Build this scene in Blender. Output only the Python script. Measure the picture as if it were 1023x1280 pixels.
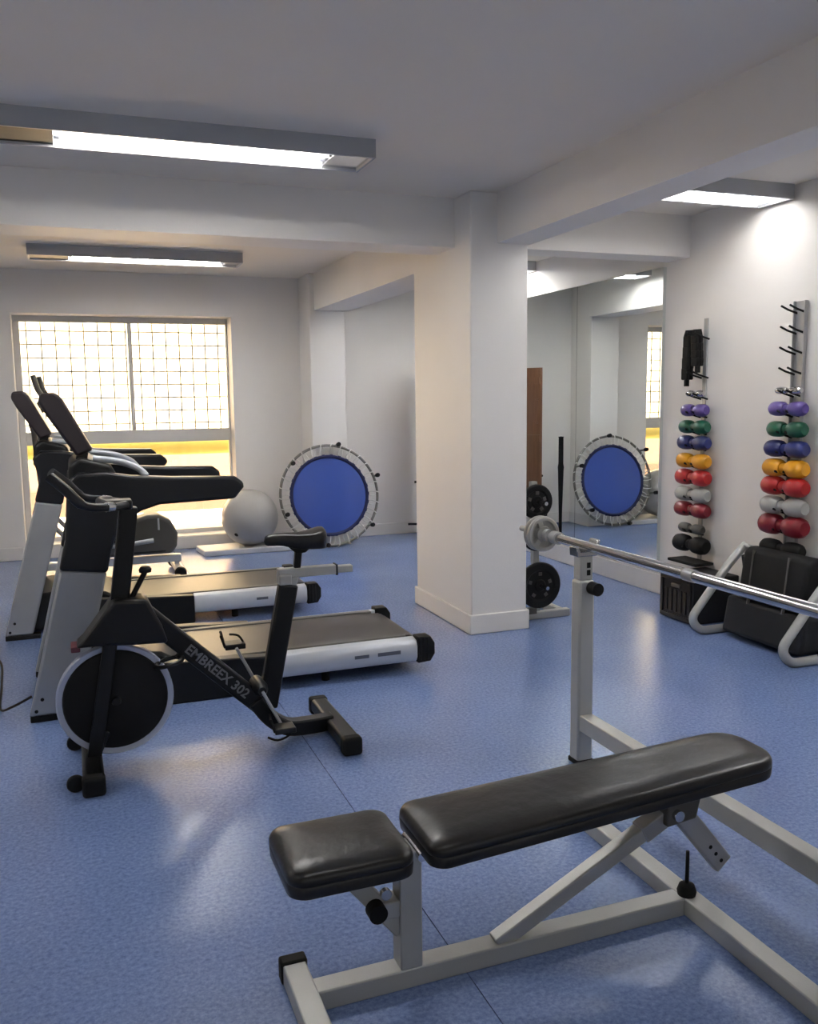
import bpy, bmesh, math, random
import numpy as np
from mathutils import Vector, Matrix
random.seed(4)
for o in list(bpy.data.objects): bpy.data.objects.remove(o)
S = bpy.context.scene
C = S.collection
PI = math.pi

# ------------------------------------------------------------------ camera
CAMH, YAW, PIT, ROLL, FPX = 1.5, math.radians(20.78), math.radians(7.435), math.radians(.722), 1106.8
r = Vector((math.cos(YAW), -math.sin(YAW), 0))
fw = Vector((math.sin(YAW)*math.cos(PIT), math.cos(YAW)*math.cos(PIT), -math.sin(PIT)))
dn = fw.cross(r)
rx = math.cos(ROLL)*r + math.sin(ROLL)*dn
dx = -math.sin(ROLL)*r + math.cos(ROLL)*dn
cam = bpy.data.cameras.new('camera'); camo = bpy.data.objects.new('camera', cam); C.objects.link(camo)
camo.matrix_world = Matrix(((rx.x, -dx.x, -fw.x, 0), (rx.y, -dx.y, -fw.y, 0), (rx.z, -dx.z, -fw.z, CAMH), (0, 0, 0, 1)))
cam.sensor_fit = 'HORIZONTAL'; cam.sensor_width = 36.0; cam.lens = 36.0*FPX/1023.0
cam.clip_start = .05; cam.clip_end = 200
S.camera = camo

# ------------------------------------------------------------------ world, exposure
w = bpy.data.worlds.new('daylight'); S.world = w; w.use_nodes = True
bg = w.node_tree.nodes['Background']; bg.inputs[0].default_value = (.97, .97, 1.0, 1); bg.inputs[1].default_value = .36
sun = bpy.data.lights.new('sun', 'SUN'); sun.energy = 27.0; sun.angle = math.radians(.6); sun.color = (1.0, .92, .78)
suno = bpy.data.objects.new('sun', sun); C.objects.link(suno); suno.rotation_euler = Vector((.25, .55, -1.0)).to_track_quat('-Z', 'Y').to_euler()
S.view_settings.view_transform = 'Standard'; S.view_settings.look = 'None'
S.view_settings.exposure = 1.0; S.view_settings.gamma = 1.0; S.view_settings.use_curve_mapping = False
TUBE = 26.0      # fluorescent tube emission

# ------------------------------------------------------------------ materials
def lin(c): return tuple((v/12.92 if v <= .04045 else ((v+.055)/1.055)**2.4) for v in c)
def rgb(a, b, c): return lin((a/255., b/255., c/255.))
MATS = {}
def mat(name, col, rough=.5, metal=0., var=.06, vscale=6., bump=0., bscale=80., coat=0., emit=None, spec=.5, stretch=None):
    if name in MATS: return MATS[name]
    m = bpy.data.materials.new(name); m.use_nodes = True; nt = m.node_tree; b = nt.nodes['Principled BSDF']
    tc = nt.nodes.new('ShaderNodeTexCoord'); src = tc.outputs['Object']
    if stretch:
        mp = nt.nodes.new('ShaderNodeMapping'); mp.inputs['Scale'].default_value = stretch
        nt.links.new(src, mp.inputs[0]); src = mp.outputs[0]
    n = nt.nodes.new('ShaderNodeTexNoise'); n.inputs['Scale'].default_value = vscale; n.inputs['Detail'].default_value = 4
    nt.links.new(src, n.inputs['Vector'])
    cr = nt.nodes.new('ShaderNodeValToRGB')
    cr.color_ramp.elements[0].position = .3; cr.color_ramp.elements[1].position = .7
    cr.color_ramp.elements[0].color = tuple(max(0, v*(1-var)) for v in col)+(1,)
    cr.color_ramp.elements[1].color = tuple(min(1, v*(1+var)) for v in col)+(1,)
    nt.links.new(n.outputs['Fac'], cr.inputs[0]); nt.links.new(cr.outputs[0], b.inputs['Base Color'])
    b.inputs['Roughness'].default_value = rough; b.inputs['Metallic'].default_value = metal
    b.inputs['Specular IOR Level'].default_value = spec
    if coat: b.inputs['Coat Weight'].default_value = coat; b.inputs['Coat Roughness'].default_value = .15
    if bump:
        n2 = nt.nodes.new('ShaderNodeTexNoise'); n2.inputs['Scale'].default_value = bscale; n2.inputs['Detail'].default_value = 3
        nt.links.new(src, n2.inputs['Vector'])
        bp = nt.nodes.new('ShaderNodeBump'); bp.inputs['Strength'].default_value = bump; bp.inputs['Distance'].default_value = .01
        nt.links.new(n2.outputs['Fac'], bp.inputs['Height']); nt.links.new(bp.outputs[0], b.inputs['Normal'])
    if emit:
        b.inputs['Emission Color'].default_value = emit[0]+(1,); b.inputs['Emission Strength'].default_value = emit[1]
    MATS[name] = m; return m

M_wall = mat('wall_paint', rgb(234, 230, 225), .55, var=.015, vscale=2, bump=.08, bscale=120)
M_ceil = mat('ceiling_paint', rgb(236, 229, 218), .8, var=.015, vscale=1.5)
M_base = mat('baseboard_paint', rgb(226, 222, 216), .35, var=.02)
M_frame = mat('window_frame_paint', rgb(205, 203, 200), .4, var=.03)
M_white = mat('fixture_white', rgb(172, 173, 176), .4, var=.02)
M_refl = mat('fixture_reflector', rgb(235, 237, 240), .35, var=.02)
M_dark = mat('lamp_end_dark', rgb(28, 27, 22), .4, var=.1)
M_tube = mat('fluorescent_tube', rgb(240, 245, 255), .4, var=0, emit=((1.0, .97, .92), TUBE))
M_tube2 = mat('fluorescent_tube_dim', rgb(240, 245, 255), .4, var=0, emit=((1.0, .97, .93), TUBE*.5))
M_tube3 = mat('fluorescent_tube_fill', rgb(240, 245, 255), .4, var=0, emit=((1.0, .97, .93), TUBE*.28))  # weak emission for the added fill fixtures
M_tube4 = mat('fluorescent_tube_bright', rgb(240, 245, 255), .4, var=0, emit=((1.0, .98, .95), TUBE*1.2))  # raised emission for the two out-of-sight right bay fixtures
M_black = mat('black_plastic', rgb(16, 17, 18), .42, var=.12, spec=.35)
M_blackm = mat('black_metal', rgb(9, 9, 10), .38, var=.15, spec=.35)
M_arm = mat('treadmill_grip_black', rgb(21, 22, 26), .36, var=.1, spec=.4)
M_rubber = mat('black_rubber', rgb(12, 12, 13), .7, var=.1, spec=.3)
M_silver = mat('silver_grey_paint', rgb(158, 160, 162), .38, metal=.35, var=.05)
M_rail = mat('treadmill_rail_silver', rgb(196, 200, 206), .35, metal=.2, var=.03)
M_steel = mat('grey_powder_coat', rgb(172, 172, 168), .38, metal=.25, var=.05, bump=.05, bscale=200)
M_chrome = mat('chrome', rgb(205, 205, 205), .16, metal=1., var=.03)
M_belt = mat('running_belt', rgb(52, 45, 40), .36, var=.12, bump=.08, bscale=300)
M_vinyl = mat('black_vinyl', rgb(22, 20, 19), .34, var=.12, vscale=9, bump=.25, bscale=18, coat=.08, spec=.4)
M_ball = mat('ball_grey', rgb(168, 165, 160), .3, var=.04)
M_board = mat('board_white', rgb(205, 205, 208), .45, var=.03)
M_navy = mat('navy_webbing', rgb(20, 28, 75), .7, var=.1)
M_cord = mat('bungee_white', rgb(222, 220, 214), .6, var=.1)
M_ring = mat('trampoline_frame_grey', rgb(120, 118, 112), .35, metal=.6, var=.08)
M_yellowp = mat('yellow_foam', rgb(252, 236, 140), .6, var=.06)
M_iron = mat('grille_iron', rgb(150, 148, 140), .5, var=.05)
M_cream = mat('outside_cream', rgb(236, 218, 190), .8, var=.03)
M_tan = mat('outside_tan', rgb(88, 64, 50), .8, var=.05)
M_cream_shade = mat('outside_cream_shade', rgb(128, 98, 76), .8, var=.05)  # shade on the low cream wall put into a darker colour
M_logo = mat('print_light', rgb(112, 112, 115), .5, var=.02)
M_print = mat('print_grey', rgb(95, 98, 108), .5, var=.05)
M_plastic_grey = mat('dark_grey_plastic', rgb(82, 80, 76), .45, var=.06)
M_screen = mat('dark_screen', rgb(50, 41, 43), .35, var=.05)
M_gloop = mat('grip_plate_grey', rgb(168, 166, 158), .4, metal=.3, var=.05)
M_flywh = mat('flywheel_rim', rgb(176, 182, 196), .32, metal=.35, var=.04)
M_rackgrey = mat('rack_galvanised', rgb(165, 165, 165), .4, metal=.3, var=.08)
M_crate = mat('crate_black', rgb(26, 27, 31), .55, var=.15, spec=.35)
M_matred = mat('maroon_tape', rgb(95, 45, 55), .5)

def wood_mat():
    m = bpy.data.materials.new('brown_wood'); m.use_nodes = True; nt = m.node_tree; b = nt.nodes['Principled BSDF']
    tc = nt.nodes.new('ShaderNodeTexCoord'); mp = nt.nodes.new('ShaderNodeMapping'); mp.inputs['Scale'].default_value = (14, 14, 1.2)
    n = nt.nodes.new('ShaderNodeTexNoise'); n.inputs['Scale'].default_value = 3; n.inputs['Detail'].default_value = 6
    cr = nt.nodes.new('ShaderNodeValToRGB'); cr.color_ramp.elements[0].color = rgb(92, 58, 40)+(1,); cr.color_ramp.elements[1].color = rgb(142, 98, 70)+(1,)
    nt.links.new(tc.outputs['Object'], mp.inputs[0]); nt.links.new(mp.outputs[0], n.inputs[0]); nt.links.new(n.outputs[0], cr.inputs[0]); nt.links.new(cr.outputs[0], b.inputs['Base Color'])
    b.inputs['Roughness'].default_value = .4
    return m
M_wood = wood_mat()

def floor_mat():
    m = bpy.data.materials.new('blue_vinyl_floor'); m.use_nodes = True; nt = m.node_tree; b = nt.nodes['Principled BSDF']
    tc = nt.nodes.new('ShaderNodeTexCoord')
    n1 = nt.nodes.new('ShaderNodeTexNoise'); n1.inputs['Scale'].default_value = 70; n1.inputs['Detail'].default_value = 5; n1.inputs['Roughness'].default_value = .7
    n2 = nt.nodes.new('ShaderNodeTexNoise'); n2.inputs['Scale'].default_value = 1.3; n2.inputs['Detail'].default_value = 3
    for n in (n1, n2): nt.links.new(tc.outputs['Object'], n.inputs['Vector'])
    cr = nt.nodes.new('ShaderNodeValToRGB'); e = cr.color_ramp.elements
    e[0].position = .32; e[0].color = rgb(90, 109, 152)+(1,); e[1].position = .7; e[1].color = rgb(131, 151, 194)+(1,)
    nt.links.new(n1.outputs['Fac'], cr.inputs[0])
    mx = nt.nodes.new('ShaderNodeMixRGB'); mx.blend_type = 'MULTIPLY'; mx.inputs[0].default_value = 1
    cr2 = nt.nodes.new('ShaderNodeValToRGB'); cr2.color_ramp.elements[0].color = (.86, .88, .9, 1); cr2.color_ramp.elements[1].color = (1, 1, 1, 1)
    cr2.color_ramp.elements[0].position = .35; cr2.color_ramp.elements[1].position = .65
    nt.links.new(n2.outputs['Fac'], cr2.inputs[0]); nt.links.new(cr.outputs[0], mx.inputs[1]); nt.links.new(cr2.outputs[0], mx.inputs[2])
    nt.links.new(mx.outputs[0], b.inputs['Base Color'])
    rr = nt.nodes.new('ShaderNodeMapRange'); rr.inputs['To Min'].default_value = .18; rr.inputs['To Max'].default_value = .30
    nt.links.new(n2.outputs['Fac'], rr.inputs[0]); nt.links.new(rr.outputs[0], b.inputs['Roughness'])
    bp = nt.nodes.new('ShaderNodeBump'); bp.inputs['Strength'].default_value = .06; bp.inputs['Distance'].default_value = .004
    nt.links.new(n1.outputs['Fac'], bp.inputs['Height']); nt.links.new(bp.outputs[0], b.inputs['Normal'])
    return m
M_floor = floor_mat()

def glass_mat():
    m = bpy.data.materials.new('window_glass'); m.use_nodes = True; nt = m.node_tree
    for n in list(nt.nodes): nt.nodes.remove(n)
    o = nt.nodes.new('ShaderNodeOutputMaterial'); mx = nt.nodes.new('ShaderNodeMixShader'); t = nt.nodes.new('ShaderNodeBsdfTransparent'); g = nt.nodes.new('ShaderNodeBsdfGlossy')
    f = nt.nodes.new('ShaderNodeFresnel'); f.inputs[0].default_value = 1.45; g.inputs['Roughness'].default_value = .02; t.inputs[0].default_value = (.97, .98, .97, 1)
    nt.links.new(f.outputs[0], mx.inputs[0]); nt.links.new(t.outputs[0], mx.inputs[1]); nt.links.new(g.outputs[0], mx.inputs[2]); nt.links.new(mx.outputs[0], o.inputs[0])
    return m
M_glass = glass_mat()
def mirror_mat():
    m = bpy.data.materials.new('mirror_silver'); m.use_nodes = True; b = m.node_tree.nodes['Principled BSDF']
    b.inputs['Metallic'].default_value = 1; b.inputs['Roughness'].default_value = .0; b.inputs['Base Color'].default_value = (.80, .84, .83, 1)
    return m
M_mirror = mirror_mat()
def mesh_fabric():
    m = bpy.data.materials.new('blue_mesh_fabric'); m.use_nodes = True; nt = m.node_tree; b = nt.nodes['Principled BSDF']; o = nt.nodes['Material Output']
    b.inputs['Base Color'].default_value = rgb(52, 84, 172)+(1,); b.inputs['Roughness'].default_value = .45
    t = nt.nodes.new('ShaderNodeBsdfTransparent'); mx = nt.nodes.new('ShaderNodeMixShader'); mx.inputs[0].default_value = .22
    nt.links.new(b.outputs[0], mx.inputs[1]); nt.links.new(t.outputs[0], mx.inputs[2]); nt.links.new(mx.outputs[0], o.inputs[0])
    return m
M_mat = mesh_fabric()

# ------------------------------------------------------------------ builders
class MB:
    def __init__(s): s.v = []; s.f = []
    def add(s, vs, fs):
        k = len(s.v); s.v += [tuple(v) for v in vs]; s.f += [tuple(i+k for i in f) for f in fs]; return s
    def box(s, x0, x1, y0, y1, z0, z1):
        vs = [(x, y, z) for x in (x0, x1) for y in (y0, y1) for z in (z0, z1)]
        return s.add(vs, [(0, 1, 3, 2), (4, 6, 7, 5), (0, 4, 5, 1), (2, 3, 7, 6), (0, 2, 6, 4), (1, 5, 7, 3)])
    def obox(s, c, size, M):
        vs = []
        for x in (-.5, .5):
            for y in (-.5, .5):
                for z in (-.5, .5): vs.append(Vector(c)+M @ Vector((x*size[0], y*size[1], z*size[2])))
        return s.add(vs, [(0, 1, 3, 2), (4, 6, 7, 5), (0, 4, 5, 1), (2, 3, 7, 6), (0, 2, 6, 4), (1, 5, 7, 3)])
    def prism(s, poly, a, b, axis='y'):
        def P(p, t):
            if axis == 'y': return (p[0], t, p[1])
            if axis == 'x': return (t, p[0], p[1])
            return (p[0], p[1], t)
        n = len(poly); vs = [P(p, a) for p in poly]+[P(p, b) for p in poly]
        fs = [tuple(range(n)), tuple(range(2*n-1, n-1, -1))]+[(i, i+n, (i+1) % n+n, (i+1) % n) for i in range(n)]
        return s.add(vs, fs)
    def tube(s, pts, rad, seg=12, closed=False, prof=None, up=None):
        pts = [Vector(p) for p in pts]; n = len(pts)
        if not isinstance(rad, (list, tuple)): rad = [rad]*n
        T = []
        for i in range(n):
            if closed: t = pts[(i+1) % n]-pts[i-1]
            else: t = pts[min(i+1, n-1)]-pts[max(i-1, 0)]
            T.append(t.normalized())
        if prof is None: prof = [(math.cos(2*PI*k/seg), math.sin(2*PI*k/seg)) for k in range(seg)]
        m = len(prof)
        u = Vector(up) if up else (Vector((0, 0, 1)) if abs(T[0].z) < .9 else Vector((0, 1, 0)))
        u = (u-T[0]*u.dot(T[0])).normalized(); vs = []
        for i in range(n):
            if up: u = Vector(up)
            u = (u-T[i]*u.dot(T[i])).normalized(); v = T[i].cross(u)
            k = 1.0
            if 0 < i < n-1 and not closed and prof is not None:
                a = (pts[i]-pts[i-1]).normalized(); c = max(.35, a.dot(T[i])); k = 1/c if len(prof) == 4 else 1.0
            for (p, q) in prof: vs.append(pts[i]+u*(q*rad[i])+v*(p*rad[i]*k))
        fs = []
        for i in range(n if closed else n-1):
            j = (i+1) % n
            for k in range(m): fs.append((i*m+k, j*m+k, j*m+(k+1) % m, i*m+(k+1) % m))
        if not closed: fs += [tuple(range(m)), tuple(range((n-1)*m+m-1, (n-1)*m-1, -1))]
        return s.add(vs, fs)
    def bar(s, a, b, w, h, up=(0, 0, 1)):
        a, b = Vector(a), Vector(b); x = (b-a); L = x.length; x.normalize(); u = Vector(up); u = (u-x*u.dot(x)).normalized(); y = u.cross(x)
        return s.obox((a+b)/2, (L, w, h), Matrix((x, y, u)).transposed())
    def lathe(s, prof, c=(0, 0, 0), axis='z', seg=24):
        vs = []; n = len(prof)
        for k in range(seg):
            a = 2*PI*k/seg; ca, sa = math.cos(a), math.sin(a)
            for (rr, h) in prof:
                if axis == 'z': p = (rr*ca, rr*sa, h)
                elif axis == 'y': p = (rr*ca, h, -rr*sa)
                else: p = (h, rr*ca, rr*sa)
                vs.append((c[0]+p[0], c[1]+p[1], c[2]+p[2]))
        fs = []
        for k in range(seg):
            j = (k+1) % seg
            for i in range(n-1): fs.append((k*n+i, j*n+i, j*n+i+1, k*n+i+1))
        if prof[0][0] > 1e-6: fs.append(tuple(k*n for k in range(seg))[::-1])
        if prof[-1][0] > 1e-6: fs.append(tuple(k*n+n-1 for k in range(seg)))
        return s.add(vs, fs)
    def cyl(s, a, b, rad, seg=14): return s.tube([a, b], rad, seg)
    def mesh(s, name, off=(0, 0, 0)):
        me = bpy.data.meshes.new(name); o = Vector(off)
        me.from_pydata([Vector(v)-o for v in s.v], [], s.f)
        bm = bmesh.new(); bm.from_mesh(me); bmesh.ops.remove_doubles(bm, verts=bm.verts, dist=1e-5); bmesh.ops.recalc_face_normals(bm, faces=bm.faces); bm.to_mesh(me); bm.free()
        return me
    def build(s, name, m, parent=None, bevel=0, seg=2, smooth=35, sub=0):
        off = worldloc(parent) if parent else Vector((0, 0, 0))
        me = s.mesh(name, off); me.materials.append(m)
        o = bpy.data.objects.new(name, me); C.objects.link(o)
        if parent: o.parent = parent
        if bevel:
            md = o.modifiers.new('bevel', 'BEVEL'); md.width = bevel; md.segments = seg; md.limit_method = 'ANGLE'; md.angle_limit = math.radians(40)
        if sub:
            md = o.modifiers.new('subdivision', 'SUBSURF'); md.levels = sub; md.render_levels = sub
        if smooth:
            for p in me.polygons: p.use_smooth = True
            if not bevel and not sub: me.set_sharp_from_angle(angle=math.radians(smooth))
            elif bevel: me.set_sharp_from_angle(angle=math.radians(60)); 
        return o
def worldloc(o):
    v = Vector((0, 0, 0))
    while o: v += o.location; o = o.parent
    return v
def thing(name, label, cat, loc=(0, 0, 0), group=None):
    o = bpy.data.objects.new(name, None); C.objects.link(o); o.location = loc; o.empty_display_size = .1
    o['label'] = label; o['category'] = cat
    if group: o['group'] = group
    return o
def tag(o, label, cat, group=None):
    o['label'] = label; o['category'] = cat
    if group: o['group'] = group
    return o
def struct(o, label=None):
    o['kind'] = 'structure'
    if label: o['label'] = label
    return o
def arc(cx, cz, rad, a0, a1, n=8): return [(cx+rad*math.cos(a0+(a1-a0)*i/n), cz+rad*math.sin(a0+(a1-a0)*i/n)) for i in range(n+1)]
def smooth_path(pts, n=6):
    P = [Vector(p) for p in pts]; out = []
    for i in range(len(P)-1):
        p0 = P[max(i-1, 0)]; p1 = P[i]; p2 = P[i+1]; p3 = P[min(i+2, len(P)-1)]
        for k in range(n):
            t = k/n; out.append(.5*((2*p1)+(-p0+p2)*t+(2*p0-5*p1+4*p2-p3)*t*t+(-p0+3*p1-3*p2+p3)*t**3))
    out.append(P[-1]); return out
def fillet(pts, rad, n=5):
    P = [Vector(p) for p in pts]; out = [P[0]]
    for i in range(1, len(P)-1):
        a = (P[i-1]-P[i]); b = (P[i+1]-P[i]); d = min(rad, a.length*.49, b.length*.49); a = P[i]+a.normalized()*d; b = P[i]+b.normalized()*d
        for k in range(n+1):
            t = k/n; out.append((1-t)**2*a+2*t*(1-t)*P[i]+t*t*b)
    out.append(P[-1]); return out
SQ = [(-1, -1), (1, -1), (1, 1), (-1, 1)]

# ================================================================== THE ROOM
XL, XR, YB, YF, ZC = -3.0, 4.08, -1.6, 9.08, 2.71
# floor: vinyl sheets over a dark screed, seam at x = .89
fl = MB().box(XL, XR, YB, YF, -.12, -.004).build('floor', M_rubber, smooth=0); struct(fl, 'blue speckled vinyl floor')
for a, b in ((XL, -1.11), (-1.107, .888), (.891, XR)):
    MB().box(a, b, YB, YF, -.004, 0).build('vinyl_sheet', M_floor, fl, smooth=0)
struct(MB().box(XL-.3, XR+.3, YB-2.2, YF+.3, ZC, ZC+.12).build('ceiling', M_ceil, smooth=0), 'plain white ceiling')  # runs past the back wall as an added eave against direct sun
WX0, WX1, WZ0, WZ1 = -.462, 1.56, .13, 2.31
YW = YF+.27
wf = MB()
wf.box(XL, WX0, YF, YF+.36, -.1, ZC); wf.box(WX1, XR, YF, YF+.36, -.1, ZC); wf.box(WX0, WX1, YF, YF+.36, -.1, WZ0); wf.box(WX0, WX1, YF, YF+.36, WZ1, ZC)
struct(wf.build('wall_far', M_wall, smooth=0), 'white far wall with the window')
struct(MB().box(XR, XR+.15, YB, YF+.36, -.1, ZC).build('wall_right', M_wall, smooth=0), 'white wall with mirror and dumbbell racks')
struct(MB().box(XL-.15, XL, YB, YF+.36, -.1, ZC).build('wall_left', M_wall, smooth=0))
wbk = MB()
wbk.box(XL, -2.6, YB-.15, YB, -.1, ZC); wbk.box(3.7, XR, YB-.15, YB, -.1, ZC); wbk.box(-2.6, 3.7, YB-.15, YB, -.1, .55); wbk.box(-2.6, 3.7, YB-.15, YB, 2.45, ZC)
struct(wbk.build('wall_back', M_wall, smooth=0))
w2 = bpy.data.objects.new('fill_window', None); C.objects.link(w2); w2.location = (.55, YB-.08, .55); struct(w2, 'wide window added behind the camera for fill light')  # unseen window, added to let in fill daylight
for a, b, c, d in ((-2.6, 3.7, .55, .61), (-2.6, 3.7, 2.39, 2.45), (-2.6, -2.54, .61, 2.39), (3.64, 3.7, .61, 2.39), (-.53, -.47, .61, 2.39), (1.57, 1.63, .61, 2.39)):
    MB().box(a, b, YB-.12, YB-.04, c, d).build('frame_bar', M_frame, w2, smooth=0)
for a, b in ((-2.54, -.53), (-.47, 1.57), (1.63, 3.64)): MB().box(a, b, YB-.083, YB-.077, .61, 2.39).build('pane', M_glass, w2, smooth=0)
struct(MB().box(2.30, 2.69, 4.97, 5.91, 0, ZC).build('column', M_wall, bevel=.008), 'white square column in the middle of the room')
struct(MB().box(2.258, 2.62, 8.65, YF, 0, ZC).build('pilaster', M_wall, bevel=.008), 'white pilaster on the far wall')
struct(MB().box(2.48, 2.70, YB, 4.97, 2.415, ZC).build('beam_right', M_wall, smooth=0))
struct(MB().box(2.31, 2.66, 5.91, 8.65, 2.352, ZC).build('beam_far', M_wall, smooth=0))
struct(MB().box(XL, 2.30, 5.20, 5.51, 2.415, ZC).build('beam_left', M_wall, smooth=0))
struct(MB().box(2.69, XR, 5.20, 5.44, 2.43, ZC).build('beam_mirror', M_wall, smooth=0))
def base(name, rects, h=.125):
    b = MB()
    for rct in rects: b.box(*rct, 0, h)
    return struct(b.build(name, M_base, bevel=.006))
base('baseboard_column', [(2.285, 2.705, 4.955, 4.97), (2.285, 2.30, 4.97, 5.925), (2.69, 2.705, 4.97, 5.925), (2.30, 2.69, 5.91, 5.925)])
base('baseboard_far', [(XL, WX0-.02, YF-.015, YF), (WX0-.02, WX1+.02, YF-.012, YF), (WX1+.02, 2.258, YF-.015, YF), (2.62, XR, YF-.015, YF)], .125)
base('baseboard_pilaster', [(2.243, 2.635, 8.635, 8.65), (2.243, 2.258, 8.65, YF-.015), (2.62, 2.635, 8.65, YF-.015)], .125)
base('baseboard_right', [(XR-.015, XR, YB, YF-.015)], .15)
base('baseboard_left', [(XL, XL+.015, YB, YF-.015)], .15)

# window -------------------------------------------------------------
win = bpy.data.objects.new('window_1', None); C.objects.link(win); win.location = (.54, YF, WZ0); struct(win, 'bright window with grey frame, two upper panes and a low pane')
fy0, fy1 = YW-.035, YW+.035
def wb(name, *b): return MB().box(*b).build(name, M_frame, win, bevel=.004)
GX0, GX1, GZ1 = WX0+.058, WX1-.018, 2.252
wb('head', WX0, WX1, fy0, fy1, GZ1, WZ1); wb('jamb', WX0, GX0, fy0, fy1, WZ0, GZ1); wb('jamb', GX1, WX1, fy0, fy1, WZ0, GZ1)
wb('transom', GX0, GX1, fy0, fy1, 1.072, 1.20); wb('mullion', .578, .618, fy0+.01, fy1-.01, 1.20, GZ1); wb('sill', GX0, GX1, fy0-.02, fy1, WZ0, WZ0+.04)
for x0, x1, z0, z1 in ((GX0, .578, 1.20, GZ1), (.618, GX1, 1.20, GZ1), (GX0, GX1, WZ0+.04, 1.072)):
    MB().box(x0, x1, YW-.003, YW+.003, z0, z1).build('pane', M_glass, win, smooth=0)
# grille outside the upper panes
g = thing('window_grille', 'thin square-mesh iron grille outside the upper window panes', 'grille', (.54, YW+.12, 1.1))
x = WX0-.02
while x < WX1+.1:
    MB().box(x-.007, x+.007, YW+.115, YW+.125, 1.10, 2.45).build('bar', M_iron, g, smooth=0); x += .131
z = 1.13
while z < 2.5:
    MB().box(WX0-.1, WX1+.15, YW+.125, YW+.135, z-.007, z+.007).build('bar', M_iron, g, smooth=0); z += .131
# yellow padded rail, outside ground and opposite wall
t = thing('yellow_rail', 'yellow padded rail crossing the window below the transom', 'rail', (.54, YW+.19, .3))
MB().tube([(WX0-.25, YW+.19, 1.0), (WX1+.3, YW+.19, 1.0)], .075, 18).build('padding', M_yellowp, t)
for xx in (WX0-.2, WX1+.25): MB().box(xx-.03, xx+.03, YW+.17, YW+.21, 0, .94).build('support', M_frame, t)
struct(MB().box(-6, 9, YF+.36, YF+6, -.25, 0).build('ground_outside', M_cream, smooth=0))
struct(MB().box(-6, 9, YF+3.2, YF+3.4, .98, 5.5).build('wall_outside', M_cream, smooth=0))
struct(MB().box(-6, 9, YF+3.2, YF+3.4, .34, .98).build('wall_shade_band', M_cream_shade, smooth=0), 'lower band of the wall outside the window, coloured darker in place of shade')  # darker colour replaces shade on the lower outside wall
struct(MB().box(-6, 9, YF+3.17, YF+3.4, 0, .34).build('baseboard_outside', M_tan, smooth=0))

# mirror -------------------------------------------------------------
mr = thing('wall_mirror', 'large frameless wall mirror beside the dumbbell rack', 'mirror', (XR, 6.6, .2))
for a, b in ((5.455, 6.615), (6.619, 7.78), (7.784, 8.95)):
    MB().box(XR-.028, XR, a, b, .2, 2.40).build('mirror_panel', M_mirror, mr, smooth=0)

# fluorescent fixtures -------------------------------------------------
def fixture(x0, x1, y0, y1, tx0, tx1, label, n=0, tm=None):
    t = thing('ceiling_light', label, 'light', ((x0+x1)/2, (y0+y1)/2, ZC), 'fluorescent ceiling lights')
    zb = ZC-.085; b = MB()
    b.box(x0, x1, y0, y1, ZC-.008, ZC); b.box(x0, x1, y0, y0+.012, zb, ZC-.008); b.box(x0, x1, y1-.012, y1, zb, ZC-.008)
    b.box(x0, x0+.012, y0+.012, y1-.012, zb, ZC-.008); b.box(x1-.012, x1, y0+.012, y1-.012, zb, ZC-.008)
    b.build('housing', M_white, t, smooth=0)
    ym = (y0+y1)/2; q = .25*(y1-y0)
    rf = MB()
    rf.prism([(y0+.014, zb+.004), (y0+.05, ZC-.012), (ym-.02, ZC-.012), (ym, zb+.02), (ym+.02, ZC-.012), (y1-.05, ZC-.012), (y1-.014, zb+.004), (y1-.014, ZC-.009), (y0+.014, ZC-.009)], tx0, tx1, 'x')
    rf.build('reflector', M_refl, t, smooth=0)
    for yy in (ym-q*.95, ym+q*.95):
        tb = MB().tube([(tx0+.02, yy, zb+.036), (tx1-.02, yy, zb+.036)], .0155, 14).build('tube', tm or M_tube, t)
        for a, bb in ((tx0+.004, tx0+.03), (tx1-.03, tx1-.004)): MB().cyl((a, yy, zb+.036), (bb, yy, zb+.036), .0165).build('tube_cap', M_refl, tb)
    for a, bb in ((x0+.012, tx0), (tx1, x1-.012)):
        if bb-a > .03: MB().box(a, bb, y0+.013, y1-.013, zb+.012, zb+.018).build('end_plate', M_dark if a < tx0-.05 else M_chrome, t, smooth=0)
    for i in range(n):
        xx = tx0+(tx1-tx0)*(i+.5)/n
        MB().box(xx-.0015, xx+.0015, y0+.013, y1-.013, zb, zb+.018).build('louvre_blade', M_white, t, smooth=0)
    return t
fixture(-.24, 1.43, 4.15, 4.44, .0, 1.24, 'long fluorescent ceiling light in the near bay, left of the column')
fixture(-.24, 1.43, 7.62, 7.90, .06, 1.30, 'fluorescent ceiling light in the far bay before the window', 0, M_tube)
fixture(2.78, 4.06, 4.24, 4.52, 2.80, 4.03, 'fluorescent ceiling light above the dumbbell racks', 12, M_tube2)
fixture(2.78, 4.06, 7.35, 7.63, 2.80, 4.03, 'fluorescent ceiling light above the mirror, hidden behind the column', 0, M_tube4)
fixture(-.24, 1.43, .95, 1.24, .0, 1.24, 'added fluorescent ceiling light above the bench, out of view', 0, M_tube3)  # this fixture and the ones below are unseen, added as fill light
fixture(2.78, 4.06, 2.0, 2.29, 2.80, 4.03, 'added fluorescent ceiling light in the right bay, out of view', 0, M_tube4)
fixture(-2.75, -1.2, 4.15, 4.44, -2.6, -1.36, 'added fluorescent ceiling light at the left wall, out of view')
fixture(-2.75, -1.2, .95, 1.24, -2.6, -1.36, 'added fluorescent ceiling light behind at the left, out of view', 0, M_tube3)

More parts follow.
